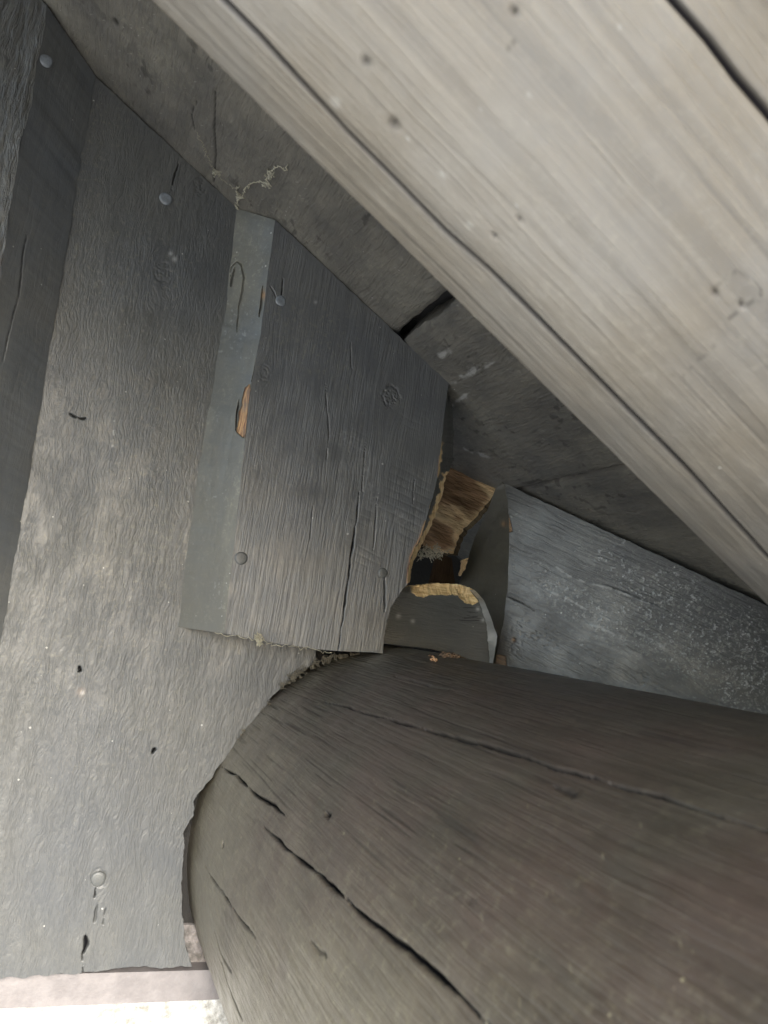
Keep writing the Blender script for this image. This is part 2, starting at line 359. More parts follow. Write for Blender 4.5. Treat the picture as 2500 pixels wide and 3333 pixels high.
def nail(c, Y, mat, parent, r=.0046, tilt=(0, 0)):
    P0 = wall(c[0], c[1], Y); prof = [(0, .0011), (.35, .00105), (.7, .0009), (.92, .0006), (1., .0001), (1.02, -.0009)]
    th = np.linspace(0, 2*math.pi, 29); G = np.zeros((len(prof), 29, 3)); sgn = 1+.03*np.sin(th*3+c[0])
    for i, (k, h) in enumerate(prof):
        G[i, :, 0] = P0[0]+r*k*np.cos(th)*sgn; G[i, :, 2] = P0[2]+r*k*np.sin(th)*sgn
        G[i, :, 1] = Y-h+tilt[0]*k*np.cos(th)*r+tilt[1]*k*np.sin(th)*r
    return mesh_obj('nail', [sheet(G, flip=True)], mat, parent)

# wide board behind everything, scribed round the log
GAP = [(622, 3146), (612, 3100), (598, 3040), (594, 2950), (588, 2900), (592, 2850), (597, 2780), (598, 2712), (617, 2672), (632, 2655),
       (630, 2610), (642, 2585), (672, 2555), (700, 2510), (716, 2489), (770, 2420), (840, 2328), (900, 2250), (960, 2200), (1030, 2153), (1030, 2050)]
right = wob3(W3(resamp(GAP, 500)), .0016, 150, 0, 3.)
right = np.vstack([right, [[right[-1, 0]+.004, 0, rake(right[-1, 0]+.004)-.0012]]])
xl = -.088
bot = wob3(W3(resamp([(-60, 3188), (200, 3172), (400, 3152), (622, 3146)], 300)), .0016, 120, 2, 5.)
bot[0, 0] = xl
left = np.array([bot[0], [xl, 0, rake(xl)-.0012]]); top = rk_line(xl, right[-1, 0], 0.)
top[0] = left[-1]; top[-1] = right[-1]; bot[-1] = right[0]
P = coons(bot, top, left, right, 440, 1050); q = proj(P); gu, gv = P[..., 0].copy(), P[..., 2].copy()
cr = grooves(q, [([(560, 620), (572, 560), (585, 520)], 2, .7), ([(278, 3045), (283, 3070), (268, 3105)], 5, 1.), ([(240, 1352), (262, 1362), (278, 1360)], 3, .9),
                 ([(225, 1345), (250, 1358)], 2.5, .8), ([(496, 2450), (503, 2438)], 5, 1.), ([(258, 2168), (262, 2180), (255, 2186)], 4, 1.), ([(268, 3105), (271, 3170)], 1.8, .8),
                 ([(312, 2890), (308, 2920)], 2.5, .8), ([(318, 2945), (308, 3000)], 4, .4), ([(345, 2955), (335, 3010)], 2, .4)])
hg = .0012*fbm(gu*18, gv*9, 4)+.0003*fbm(gu*260, gv*60, 3)*smooth(fbm(gu*11, gv*6+5, 2), -.25, .15)
for c_, r_ in (((530, 885), 26), ((650, 605), 24), ((320, 2858), 24)):
    h_, c2, gu = knot(q, P, gu, c_, r_, .0004); hg = hg+h_; cr = np.maximum(cr, c2*.12)
P[..., 1] -= hg-.003*cr
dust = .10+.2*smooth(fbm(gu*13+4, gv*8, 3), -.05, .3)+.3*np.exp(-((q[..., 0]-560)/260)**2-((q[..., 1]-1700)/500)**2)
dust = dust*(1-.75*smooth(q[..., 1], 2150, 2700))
pale = .5*bump_dent(q, (555, 825), 7)+.5*bump_dent(q, (568, 843), 8)+.55*bump_dent(q, (367, 1452), 4)+.5*bump_dent(q, (268, 2255), 8)
pale = np.maximum(pale, .5*np.exp(-(pldist(q, [(371, 1370), (369, 1440)])/2.4)**2)*smooth(fbm(q[..., 1]/9, q[..., 1]*0, 2), -.15, .1))
raw = .35*bump_dent(q, (265, 2253), 12)
chk = smooth(fbm(gu*500, gv*45, 3), .26, .40)*smooth(fbm(gu*22+3, gv*9, 3), 0, .3)
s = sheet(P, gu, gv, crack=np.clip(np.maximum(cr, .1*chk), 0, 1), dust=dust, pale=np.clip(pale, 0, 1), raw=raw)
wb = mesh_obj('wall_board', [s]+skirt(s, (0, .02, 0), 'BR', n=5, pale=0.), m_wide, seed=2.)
tag(wb, 'wide dark grey wall board scribed round the big log, between the left batten and the splintered board', 'wall board')
nail((540, 646), -.0003, m_nail, wb, .0051); nail((320, 2861), -.0002, m_nailp, wb, .0052)

# bevelled board: front face and one slanted edge
def bevel_board(name, Yf, back, front, mat_s):
    pass
T0 = -.03
# left batten, its slanted right edge faces the eye
bb = W3([(316, 241), (275, 512), (205, 900), (120, 1326), (60, 1680), (0, 2040), (-70, 2500), (-140, 3000), (-190, 3330)])
xs = np.polyfit(bb[:, 2], bb[:, 0], 1); zt = np.linspace(-.36, .5, 600)
def edge(c0, Y, amp, f, seed): return np.stack([np.polyval(xs, zt)+c0+amp*fbm(zt*f+seed, zt*0, 4), zt*0+Y, zt], 1)
be = edge(0, -.0005, .0012, 90, 1.); fe = edge(-.0375, T0, .0028, 35, 6.)
def trimtop(E): # cut a vertical edge line at the rake
    k = E[:, 2] < rake(E[:, 0])-.0015; E = E[k]; e = E[-1].copy(); e[2] = rake(e[0])-.0012; return np.vstack([E, e])
be, fe = trimtop(be), trimtop(fe)
P = coons(np.array([fe[0], be[0]]), np.array([fe[-1], be[-1]]), fe, be, 70, 900); q = proj(P)
cr = grooves(q, [([(100, 700), (75, 830), (60, 960), (30, 1080), (8, 1180)], 2.2, .7)])
P[..., 1] -= .0005*fbm(P[..., 0]*40, P[..., 2]*12, 3)-.001*cr
sB = sheet(P, P[..., 0], P[..., 2], crack=cr, dust=.12)
fl = fe.copy(); fl[:, 0] = -.26; fl[-1, 2] = rake(-.26)-.0012; fl[-1, 2] = rake(-.26)-.0012
tp = rk_line(-.26, fe[-1, 0], T0); tp[-1] = fe[-1]; fl = resamp(np.array([[-.26, T0, fe[0, 2]], tp[0]]), 50)
P = coons(np.array([fl[0], fe[0]]), tp, fl, fe, 220, 900); q = proj(P); gu, gv = P[..., 0].copy(), P[..., 2].copy()
P[..., 1] -= .0010*fbm(gu*25, gv*8, 4)+.0012*fbm(gu*170+.4*fbm(gu*40, gv*30), gv*32, 4)
sF = sheet(P, gu, gv, dust=.2)
bt = bpy.data.objects.new('batten_board', None); sc.collection.objects.link(bt); bt.location = (0, 0, H)
tag(bt, 'coarse grained dark batten at the left edge with a smooth slanted side and one nail', 'wall board')
mesh_obj('board_face', [sF]+skirt(sF, (0, .03, 0), 'TBL'), m_batten, bt, 5.)
mesh_obj('slanted_edge', [sB]+skirt(sB, (0, .01, 0), 'TB'), m_battens, bt, 6.)
nail((150, 197), T0+.002, m_nail, bt, .0047, (.1, 0))

# splintered board
RE = [(1246, 2126), (1247, 2100), (1256, 2040), (1270, 1980), (1300, 1935), (1328, 1897), (1330, 1850), (1338, 1812), (1352, 1780), (1368, 1752), (1385, 1700),
      (1400, 1650), (1411, 1606), (1418, 1584), (1425, 1548), (1431, 1494), (1440, 1414), (1447, 1345), (1456, 1275)]
rt = wob3(W3(resamp(RE, 500), T0), .0011, 260, 0, 2.)
k = 330; rt[k:] = W3(resamp(RE, 500), T0)[k:]
lf = wob3(W3(resamp([(731, 2062), (790, 1500), (812, 1290), (832, 1180), (850, 1090), (868, 930), (893, 740)], 500), T0), .0010, 40, 0, 8.)
lf[-1, 2] = rake(lf[-1, 0])-.0012; rt[-1, 2] = rake(rt[-1, 0])-.0012
bo = wob3(W3(resamp([(731, 2062), (900, 2093), (1032, 2113), (1100, 2119), (1246, 2126)], 200), T0), .0006, 150, 2, 1.)
bo[0] = lf[0]; bo[-1] = rt[0]; tp = rk_line(lf[-1, 0], rt[-1, 0], T0, seed=3.); tp[0] = lf[-1]; tp[-1] = rt[-1]
P = coons(bo, tp, lf, rt, 300, 640); q = proj(P); gu, gv = P[..., 0].copy(), P[..., 2].copy()
cr = grooves(q, [([(1170, 1600), (1160, 1690), (1150, 1750), (1140, 1850), (1122, 1960), (1108, 2060), (1100, 2122)], 2.6, 1.),
                 ([(922, 900), (921, 940), (918, 968)], 1.6, .8), ([(1142, 1110), (1145, 1200)], 1.5, .6), ([(1060, 1250), (1070, 1400), (1062, 1500)], 1.5, .5),
                 ([(1190, 1440), (1185, 1530), (1180, 1600)], 1.6, .6), ([(1255, 1870), (1252, 1990)], 2., .7), ([(1228, 1620), (1222, 1720), (1215, 1790)], 1.6, .6),
                 ([(1350, 1560), (1345, 1640)], 1.3, .5), ([(905, 980), (880, 930)], 1.3, .5), ([(1020, 1640), (1010, 1760)], 1.3, .5)])
hg = .0007*fbm(gu*20, gv*8, 4)+0.00022*fbm(gu*420, gv*26, 3)*smooth(fbm(gu*12+9, gv*5, 2), -.2, .15)
for c_, r_ in (((1272, 1290), 27), ((860, 1215), 20)):
    h_, c2, gu = knot(q, P, gu, c_, r_, .0004 if r_ > 25 else .0002); hg = hg+h_; cr = np.maximum(cr, c2*(.5 if r_ > 25 else .1))
# saw marks: faint parallel ridges running down to the right
sm = (q[..., 1]-(1300+.48*(q[..., 0]-1100)))/26+.5*fbm(q[..., 0]/150, q[..., 1]/150, 2)
win = smooth(q[..., 0], 1080, 1200)*smooth(q[..., 1], 1280, 1420)*(1-smooth(q[..., 1], 1850, 1950))
f_ = np.abs(sm-np.round(sm)); hg = hg - .00028*win*np.exp(-(f_/.16)**2)*smooth(fbm(gu*30, gv*25, 3), -.3, .1)*.45
P[..., 1] -= hg-.002*cr
raw = np.maximum(0, smooth(np.minimum(1, (q[..., 0]-1300)/60), 0, .1))*np.exp(-(pldist(q, RE[5:11])/4.5)**2)
raw = np.maximum(raw, .8*np.exp(-(pldist(q, [(1432, 1485), (1428, 1530), (1425, 1548)])/3)**2))
pale = .5*bump_dent(q, (1027, 984), 5)+.14*smooth(fbm(q[..., 0]/9, q[..., 1]/9, 3), .12, .3)*np.exp(-(pldist(q, [(1105, 1415), (1165, 1440), (1230, 1640), (1330, 1700)])/22)**2)
sF = sheet(P, gu, gv, crack=np.clip(cr, 0, 1), raw=raw, pale=pale, dust=.12+.3*smooth(fbm(gu*9, gv*9+3), 0, .4))
tb = bpy.data.objects.new('splintered_board', None); sc.collection.objects.link(tb); tb.location = (0, 0, H)
tag(tb, 'thick blue black board nailed over the wall, its right side splintered open beside the hole', 'wall board')
mesh_obj('board_face', [sF]+skirt(sF, (0, .012, 0), 'BT'), m_trim, tb, 7.)
# slanted left edge
bk = wob3(W3(resamp([(578, 2040), (604, 1850), (640, 1560), (668, 1400), (700, 1200), (735, 1000), (750, 850), (770, 690)], 500)), .0011, 70, 0, 4.)
bk[:, 1] = .0004; bk[-1, 2] = rake(bk[-1, 0])-.0012
P = coons(np.array([bk[0], lf[0]]), np.array([bk[-1], lf[-1]]), bk, lf, 90, 640); q = proj(P); gu, gv = P[..., 0].copy(), P[..., 2].copy()
n_ = fbm(q[..., 0]/14, q[..., 1]/30, 3)
RAWP = [(800, 1262), (815, 1252), (817, 1300), (812, 1350), (805, 1410), (790, 1424), (773, 1410), (778, 1360), (788, 1300)]
rw = np.clip(inpoly(q+np.stack([n_*6, n_*10], -1), RAWP)*1., 0, 1); rw2 = .8*bump_dent(q*[1, .5], (858, 480), 7)
rim = np.exp(-(pldist(q, RAWP+RAWP[:1])/3.)**2)
cr = grooves(q, [([(750, 915), (752, 870), (770, 848), (788, 860), (795, 905), (785, 960), (775, 1000), (772, 1080)], 2.2, .6), ([(765, 868), (758, 890), (752, 930)], 3, .7),
                 ([(778, 1300), (772, 1350), (768, 1400)], 2.5, .9), ([(895, 760), (880, 870), (868, 960)], 2., .8), ([(855, 930), (850, 990), (845, 1030)], 2, .8),
                 ([(845, 1120), (835, 1180), (820, 1240)], 2, .6)])
P[..., 1] += .0012*rw+.0014*cr; P[..., 1] -= .0004*fbm(gu*60, gv*20, 3)
s = sheet(P, gu, gv, raw=np.clip(rw*(.75+.7*n_)+rw2, 0, 1), crack=np.clip(np.maximum(cr, rim*.35), 0, 1), dust=.1+.6*smooth(fbm(gu*60, gv*14, 4), -.1, .35),
          pale=.18*smooth(fbm(q[..., 0]/7, q[..., 1]/11, 3), .38, .5)*smooth(fbm(q[..., 0]/80, q[..., 1]/80, 2), 0, .3))
mesh_obj('slanted_edge', [s]+skirt(s, (0, .008, 0), 'BT'), m_smooth, tb, 8.)
# right edge: narrow painted bevel ending in torn raw wood
inn = [(1326, 1897), (1330, 1850), (1338, 1812), (1352, 1780), (1368, 1752), (1385, 1700), (1400, 1650), (1411, 1606), (1418, 1584), (1425, 1548), (1431, 1494), (1440, 1414), (1447, 1345), (1456, 1275)]
outr = [(1331, 1897), (1338, 1862), (1352, 1815), (1368, 1782), (1385, 1750), (1412, 1690), (1428, 1645), (1437, 1616), (1444, 1584), (1450, 1559), (1464, 1526), (1472, 1497), (1474, 1457), (1477, 1403), (1476, 1345), (1469, 1316), (1460, 1277)]
ii = W3(resamp(inn, 400), T0)+[0, .0003, 0]; oo = W3(resamp(outr, 400), T0+.014); oo[:, 0] += .0016*fbm(oo[:, 2]*260, oo[:, 2]*0, 4)*smooth(.24-oo[:, 2], 0, .02)
P = coons(np.array([ii[0], oo[0]]), np.array([ii[-1], oo[-1]]), ii, oo, 26, 400); q = proj(P)
U = np.linspace(0, 1, 26)[None, :]*np.ones((400, 1)); n_ = fbm(q[..., 0]/9, q[..., 1]/14, 3)
raw = np.where(q[..., 1] > 1535, smooth(U+n_*.5-.45*smooth(1760-q[..., 1], 0, 100), 0., .2), 0)
raw = np.maximum(raw, smooth(.16-U+n_*.2, 0, .1)*smooth(q[..., 1], 1420, 1470)*(1-smooth(q[..., 1], 1545, 1560))*.9)
s = sheet(P, q[..., 0]*.0003, P[..., 2], raw=raw, dust=.1)
mesh_obj('splintered_edge', [s]+skirt(s, (-.004, .016, 0), 'R', raw=smooth(q[:, -1, 1], 1500, 1540)[None]), m_block, tb, 9.)
nail((914, 979), T0, m_nail, tb, .0045); nail((785, 1817), T0, m_nailp, tb, .0050); nail((1246, 1865), T0, m_nailp, tb, .0042)

# ------------------------------------------------------------------ wall below and behind
S1, S2 = sof(1639, 1566), sof(2336, 1880)
SV = nrm([S2[0]-S1[0], S2[1]-S1[1], 0]); SN = np.array([SV[1], -SV[0], 0]);
if SN@(CAM-S1) < 0: SN = -SN
zb, zp = wall(300, 3264, .012)[2], wall(300, 3180, .010)[2]
pb = box(-1.6, .128, .010, .034, zb, zp+.03, 40)
for s_ in pb: s_['P'] = s_['P'] + 0.
o = mesh_obj('sill_strip', [*box(-1.6, .2, .009, .034, zb, zp+.003, 2)], m_pink)
tag(o, 'faded pink painted strip under the wide wall board at bottom left', 'trim strip')
o = mesh_obj('chinking', [*box(.118, .22, .0225, .045, zb, wall(600, 3010, .0225)[2], 30)], simple('grey_chinking', (.32, .29, .28), .9, (.12, .11, .10), 160, .004, 120))
tag(o, 'rough grey filler inside the gap between the wide board and the big log', 'filler')
lw = box(-1.6, 2., .018, .09, -H, zb-.001, 2)
Pw = coons(np.array([[-.3, .014, -.75], [.3, .014, -.75]]), np.array([[-.3, .014, zb-.0005], [.3, .014, zb-.0005]]),
           np.array([[-.3, .014, -.75], [-.3, .014, zb-.0005]]), np.array([[.3, .014, -.75], [.3, .014, zb-.0005]]), 300, 240)
Pw[..., 1] -= .006*fbm(Pw[..., 0]*40, Pw[..., 2]*40, 5)
o = mesh_obj('house_wall', lw+[sheet(Pw)], m_white)
tag(o, 'bright white rough plaster wall at the very bottom left under the pink strip', 'wall')
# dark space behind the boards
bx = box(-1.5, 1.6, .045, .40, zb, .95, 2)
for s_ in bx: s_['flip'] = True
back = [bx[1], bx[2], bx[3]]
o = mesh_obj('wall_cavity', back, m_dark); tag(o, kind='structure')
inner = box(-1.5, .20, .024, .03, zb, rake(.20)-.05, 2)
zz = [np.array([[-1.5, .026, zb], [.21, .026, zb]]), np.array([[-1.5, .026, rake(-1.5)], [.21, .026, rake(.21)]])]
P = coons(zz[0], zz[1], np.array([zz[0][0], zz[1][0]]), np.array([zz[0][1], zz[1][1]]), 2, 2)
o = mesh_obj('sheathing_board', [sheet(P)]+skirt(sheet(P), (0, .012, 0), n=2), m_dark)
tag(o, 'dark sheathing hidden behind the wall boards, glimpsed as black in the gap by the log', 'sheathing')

# ------------------------------------------------------------------ grey speckled board turned towards the eye
def sl(x, y, back=0.): return plane_hit((x, y), S1-SN*back, SN)
LE = [(1590, 2420), (1600, 2260), (1610, 2165), (1622, 2100), (1640, 2020), (1652, 1910), (1656, 1800), (1657, 1700), (1654, 1640), (1641, 1572)]
lf2 = np.array([sl(*p) for p in resamp(LE, 300)]); lf2 = lf2 + np.outer(.0008*fbm(lf2[:, 2]*120, lf2[:, 2]*0), SV)
lf2[-1] = S1+[0, 0, -.001]
top2 = resamp([S1+[0, 0, -.001], S1+(S2-S1)*.15+[0, 0, -.0025], S1+(S2-S1)*1.0+[0, 0, -.0045], S1+(S2-S1)*2.2+[0, 0, -.005]], 300)
top2[:, 2] += .0007*fbm(top2[:, 0]*150, top2[:, 0]*0, 3)*smooth(np.arange(300.), 0, 20)
rt2 = np.array([top2[-1]+[0, 0, -.28], top2[-1]]); bo2 = np.array([lf2[0], rt2[0]])
P = coons(bo2, top2, lf2, rt2, 620, 420); q = proj(P)
d_ = nrm(S2-S1); n3_ = np.cross(d_, SN); gv = (P-S1)@d_; gu = (P-S1)@n3_
depth = (top2[:, 2].max()-P[..., 2])
band = lambda pl, w_: np.exp(-(pldist(q, pl)/w_)**2)
li = np.clip(.95*band([(1900, 1830), (2200, 1960), (2500, 2120)], 110)*smooth(q[..., 0], 1750, 2150)
             + .9*band([(1790, 1920), (1990, 2040), (2200, 2130), (2330, 2200), (2480, 2330)], 60)
             + .5*band([(2100, 1980), (2330, 2100), (2550, 2230)], 90), 0, 1)
spots = smooth(fbm(q[..., 0]/8, q[..., 1]/8, 3), .32, .4)*smooth(li+1.3*fbm(q[..., 0]/70, q[..., 1]/45, 3), .35, 1.)
fine_s = smooth(fbm(q[..., 0]/6+50, q[..., 1]/6, 2), .27, .36)*smooth(li+.4*fbm(q[..., 0]/50+9, q[..., 1]/50, 3), .35, .8)*.6
streaks = np.maximum.reduce([band(pl, 4.)*smooth(fbm(q[..., 0]/22, q[..., 1]/22, 3), -.15, .15)*k_ for pl, k_ in
    (([(1812, 1845), (1850, 1872), (1900, 1893), (1990, 1915), (2080, 1950), (2180, 1990)], .6), ([(1790, 1925), (1850, 1950), (1910, 1985)], .7),
     ([(1850, 2000), (1880, 2020), (1960, 2045), (2020, 2075)], .6), ([(1905, 1980), (2000, 2025), (2120, 2080), (2200, 2130)], .5))])
pits = smooth(fbm(q[..., 0]/8+7, q[..., 1]/8, 2), .2, .32)*smooth(fbm(q[..., 0]/120, q[..., 1]/120, 2)+band([(1700, 2050), (1900, 2150), (2100, 2200)], 90), .6, 1.)
cr = grooves(q, [([(1645, 1940), (1700, 1965), (1740, 1990)], 1.5, .5), ([(1970, 1900), (2090, 1950), (2180, 1990)], 2, .4)])
raw = .9*inpoly(q+3*fbm(q[..., 0]/8, q[..., 1]/8)[..., None], [(1645, 1672), (1655, 1675), (1668, 1728), (1660, 1732), (1640, 1722), (1635, 1708), (1650, 1712)])*1.
raw = np.maximum(raw, .45*inpoly(q, [(1612, 2130), (1645, 2135), (1650, 2175), (1605, 2175)])+.7*bump_dent(q, (1672, 2083), 7))
hh = .0007*fbm(gu*20, gv*9, 4)+.0002*(spots+streaks)-.0003*pits-.0012*cr-.0008*raw
P = P+hh[..., None]*SN - (.05*smooth(-gu, -.0, .24)**2*0)[..., None]*SN
s = sheet(P, gu, gv, pale=np.clip(.6*spots+.4*fine_s+.8*streaks, 0, 1), dust=.05+.4*li, crack=cr, raw=raw)
sb = bpy.data.objects.new('turned_board', None); sc.collection.objects.link(sb); sb.location = (0, 0, H)
tag(sb, 'dark grey board flecked with white lichen, angled above the big log right of the hole', 'wall board')
mesh_obj('board_face', [s]+skirt(s, -SN*.03, 'TRB'), m_slab, sb, 12.)
# its cut end, running back into the hole
Xe = .372
def ef(x, y):
    r = ray(x, y); return CAM+r*((Xe-CAM[0])/r[0])
E1 = np.array([ef(x, y) for x, y in resamp([(1440, 2420), (1450, 2200), (1455, 2050), (1480, 1930), (1501, 1884), (1521, 1833), (1531, 1796), (1548, 1745), (1572, 1694), (1589, 1653), (1613, 1590), (1632, 1572)], 200)])
E1[:, 1] = np.minimum(E1[:, 1], .20)
P = coons(np.array([E1[0], lf2[0]]), np.array([E1[-1], lf2[-1]]), E1, lf2, 60, 240); q = proj(P)
P[..., 0] -= .0012*fbm(P[..., 1]*40, P[..., 2]*30, 4)
P[:, -1] = resamp(lf2, 240)
s = sheet(P, P[..., 1], P[..., 2], dust=.1, raw=.6*bump_dent(q, (1640, 1705), 9))
mesh_obj('board_end', [s], m_smooth, sb, 13.)

# ------------------------------------------------------------------ torn wood inside the hole
A1, A2 = sof(1467, 1508), sof(1612, 1566); TV = nrm([A2[0]-A1[0], A2[1]-A1[1], 0]); TN = np.array([TV[1], -TV[0], 0])
if TN@(CAM-A1) < 0: TN = -TN
th_ = lambda x, y, b=0.: plane_hit((x, y), A1-TN*b, TN)
topT = np.array([th_(*p) for p in resamp([(1380, 1470), (1467, 1507), (1531, 1526), (1616, 1568)], 160)])
botT = np.array([th_(*p) for p in resamp([(1300, 1780), (1360, 1772), (1400, 1790), (1440, 1802), (1472, 1800)], 160)])
botT[:, 2] += .003*fbm(botT[:, 0]*400, botT[:, 0]*0, 4)
rT = np.array([th_(*p) for p in resamp([(1472, 1800), (1487, 1755), (1508, 1714), (1528, 1692), (1555, 1660), (1589, 1613), (1613, 1580), (1616, 1568)], 160)])
rT = rT + np.outer(.0016*fbm(rT[:, 2]*260, rT[:, 2]*0, 4), TV); lT = np.array([th_(1300, 1780), th_(1380, 1470)])
rT[0] = botT[-1]; rT[-1] = topT[-1]
P = coons(botT, topT, lT, rT, 170, 200); q = proj(P); gv = (P-A1)@TV; gu = P[..., 2]+gv*.35
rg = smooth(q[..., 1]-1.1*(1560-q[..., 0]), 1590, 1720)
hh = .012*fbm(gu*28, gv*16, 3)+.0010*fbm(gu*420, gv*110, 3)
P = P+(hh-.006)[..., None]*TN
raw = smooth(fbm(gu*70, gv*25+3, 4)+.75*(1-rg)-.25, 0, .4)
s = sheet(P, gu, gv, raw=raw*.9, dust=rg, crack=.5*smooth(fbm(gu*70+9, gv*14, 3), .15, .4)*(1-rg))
o = mesh_obj('torn_timber', [s]+skirt(s, -TN*.012, 'RB', crack=.85), m_torn, seed=15.)  # rim blackened via the crack mask: shade of the gap put into colour
tag(o, 'torn brown bare timber under the soffit inside the hole', 'broken timber')
# small orange splinter in the depth of the hole
def poly_sheet(px, fn, nu, nv):   # px: four corners bottom-left, bottom-right, top-right, top-left
    a, b, c, d = [np.array(p, float) for p in px]
    G = np.zeros((nv, nu, 3))
    for j in range(nv):
        for i in range(nu):
            u, v = i/(nu-1), j/(nv-1); p = (a*(1-u)+b*u)*(1-v)+(d*(1-u)+c*u)*v; G[j, i] = fn(*p)
    return G
P = poly_sheet([(1497, 1872), (1504, 1874), (1527, 1816), (1505, 1822)], lambda x, y: wall(x, y, .055), 14, 30)
P[..., 1] += .004*fbm(P[..., 0]*300, P[..., 2]*200)
s = sheet(P, P[..., 0]+P[..., 2]*.4, P[..., 2], raw=.3)
P2 = poly_sheet([(1400, 1905), (1512, 1905), (1500, 1815), (1428, 1800)], lambda x, y: wall(x, y, .075), 14, 30)
P2[..., 1] += .02*np.linspace(0, 1, 14)[None]
s2 = sheet(P2, P2[..., 0], P2[..., 2], raw=.8, crack=.85)  # brown piece blackened via the crack mask: shade of the hole painted in
o = mesh_obj('wood_splinter', [s, s2]+skirt(s, (.002, .006, 0))+skirt(s2, (0, .006, 0)), m_torn, seed=17.)
tag(o, 'small orange splinter deep in the hole above the broken block', 'splinter')

# broken block lying on the log
BY = .006
TOPB = [(1225, 1935), (1270, 1925), (1300, 1912), (1341, 1908), (1419, 1898), (1494, 1902), (1538, 1919)]
INB = [(1596, 2166), (1588, 2100), (1582, 2030), (1572, 2000), (1560, 1960), (1550, 1935), (1538, 1919)]
tB = W3(resamp(TOPB, 260), BY+.008); tB[:, 2] += .0009*fbm(tB[:, 0]*500, tB[:, 0]*0, 4)
iB = wob3(W3(resamp(INB, 200), BY), .0008, 300, 0, 2.)
iB[-1] = tB[-1]; bB = W3(resamp([(1215, 2090), (1300, 2100), (1400, 2112), (1487, 2130), (1560, 2160), (1596, 2166)], 200), BY); bB[-1] = iB[0]
lB = np.array([bB[0], tB[0]])
P = coons(bB, tB, lB, iB, 260, 200); q = proj(P)
LOWR = [(1300, 1926), (1335, 1930), (1350, 1940), (1378, 1944), (1390, 1936), (1419, 1937), (1487, 1937), (1496, 1950), (1515, 1962), (1538, 1970), (1556, 1958)]
low = np.interp(q[..., 0]+6*fbm(q[..., 0]/9, q[..., 1]/9), *np.array(LOWR).T); n_ = fbm(q[..., 0]/10, q[..., 1]/5, 3)
raw = smooth(low-q[..., 1]+4*n_, -1, 1.5)*smooth(q[..., 0], 1330, 1342)
V = (tB[:, 2].max()-P[..., 2])
P[..., 1] = BY + .006*smooth(low-q[..., 1], -4, 30) - .0015*fbm(P[..., 0]*400, P[..., 2]*120, 4)*raw - .0006*fbm(P[..., 0]*25, P[..., 2]*25, 3)
cr = grooves(q, [([(1500+20*math.sin(i), y_), (1560+10*math.cos(i*2), y_+4)], 1.5, .6) for i, y_ in enumerate((1975, 1990, 2003, 2010, 2016))])*(1-raw)
pale = (1-raw)*np.clip(.5*bump_dent(q, (1292, 2005), 8)+.5*bump_dent(q, (1340, 2022), 7)+.8*bump_dent(q, (1555, 1982), 6)+.7*bump_dent(q, (1572, 2018), 6), 0, 1)
s = sheet(P, P[..., 2], P[..., 0], raw=raw, crack=cr, pale=pale)
# pale curled strip along its right end; light falling on it partly put into colour
OUTB = [(1604, 2166), (1613, 2110), (1619, 2072), (1608, 2040), (1599, 2010), (1588, 1985), (1575, 1955), (1555, 1930), (1544, 1920)]
oB = wob3(W3(resamp(OUTB, 200), BY-.010), .0005, 200, 0, 5.)
P3 = coons(np.array([iB[0], oB[0]]), np.array([iB[-1], oB[-1]]), iB+[.0002, -.0004, 0], oB, 20, 200)
bk_ = bpy.data.objects.new('broken_block', None); sc.collection.objects.link(bk_); bk_.location = (0, 0, H)
tag(bk_, 'broken dark block end with raw yellow top, lying on the big log', 'broken block')
mesh_obj('block_face', [s]+skirt(s, (0, .014, 0), 'TB', raw=.9), m_block, bk_, 19.)
s3 = sheet(P3, P3[..., 2], P3[..., 0], pale=np.clip(.75+.5*fbm(P3[..., 0]*300, P3[..., 2]*90, 3), 0, 1))
tag(mesh_obj('paint_strip', [s3]+skirt(s3, (.002, .012, 0), 'R'), m_block, bk_, 20.), 'curled pale grey strip')

# ------------------------------------------------------------------ big log
def theta_line(px, hit): return np.array([hit(*p) for p in px])
LOGCR = [([(1055, 2283), (1075, 2290), (1145, 2303), (1200, 2320), (1281, 2343), (1447, 2389), (1597, 2434), (1733, 2479), (1884, 2520), (2110, 2585), (2300, 2645), (2500, 2713)], .0007, 1.),
         ([(716, 2489), (767, 2522), (817, 2569), (850, 2595), (886, 2620), (905, 2640), (926, 2654)], .00065, 1.),
         ([(857, 2692), (897, 2728), (962, 2779), (1027, 2837), (1085, 2887), (1143, 2938), (1200, 2988), (1349, 3119), (1474, 3229), (1592, 3333)], .0007, 1.),
         ([(669, 2822), (700, 2868), (723, 2902), (774, 2974), (832, 3054)], .0006, .9),
         ([(1270, 2195), (1330, 2210), (1400, 2232), (1470, 2245)], .0007, .5), ([(1060, 2640), (1072, 2650), (1070, 2662)], .0010, .9),
         ([(720, 3130), (735, 3180), (752, 3230), (790, 3320)], .0005, .8), ([(725, 2745), (729, 2755)], .0012, .9),
         ([(700, 3030), (720, 3100), (760, 3170)], .0006, .5), ([(1010, 3060), (1060, 3115)], .0006, .4),
         ([(1800, 2560), (1830, 2575)], .0012, .4)]
y_near = -.66
Yg = np.r_[np.linspace(y_near, -.50, 60)[:-1], np.linspace(-.50, .06, 700)]
Tg = np.r_[np.linspace(-math.pi*.95, math.radians(-175)-.0, 6)[:0], np.linspace(math.radians(70), math.radians(215), 620), np.linspace(math.radians(215), math.radians(430), 120)[1:]]
Tm, Ym = np.meshgrid(Tg, Yg)
arc = Tm*LR
cr = np.zeros(Tm.shape)
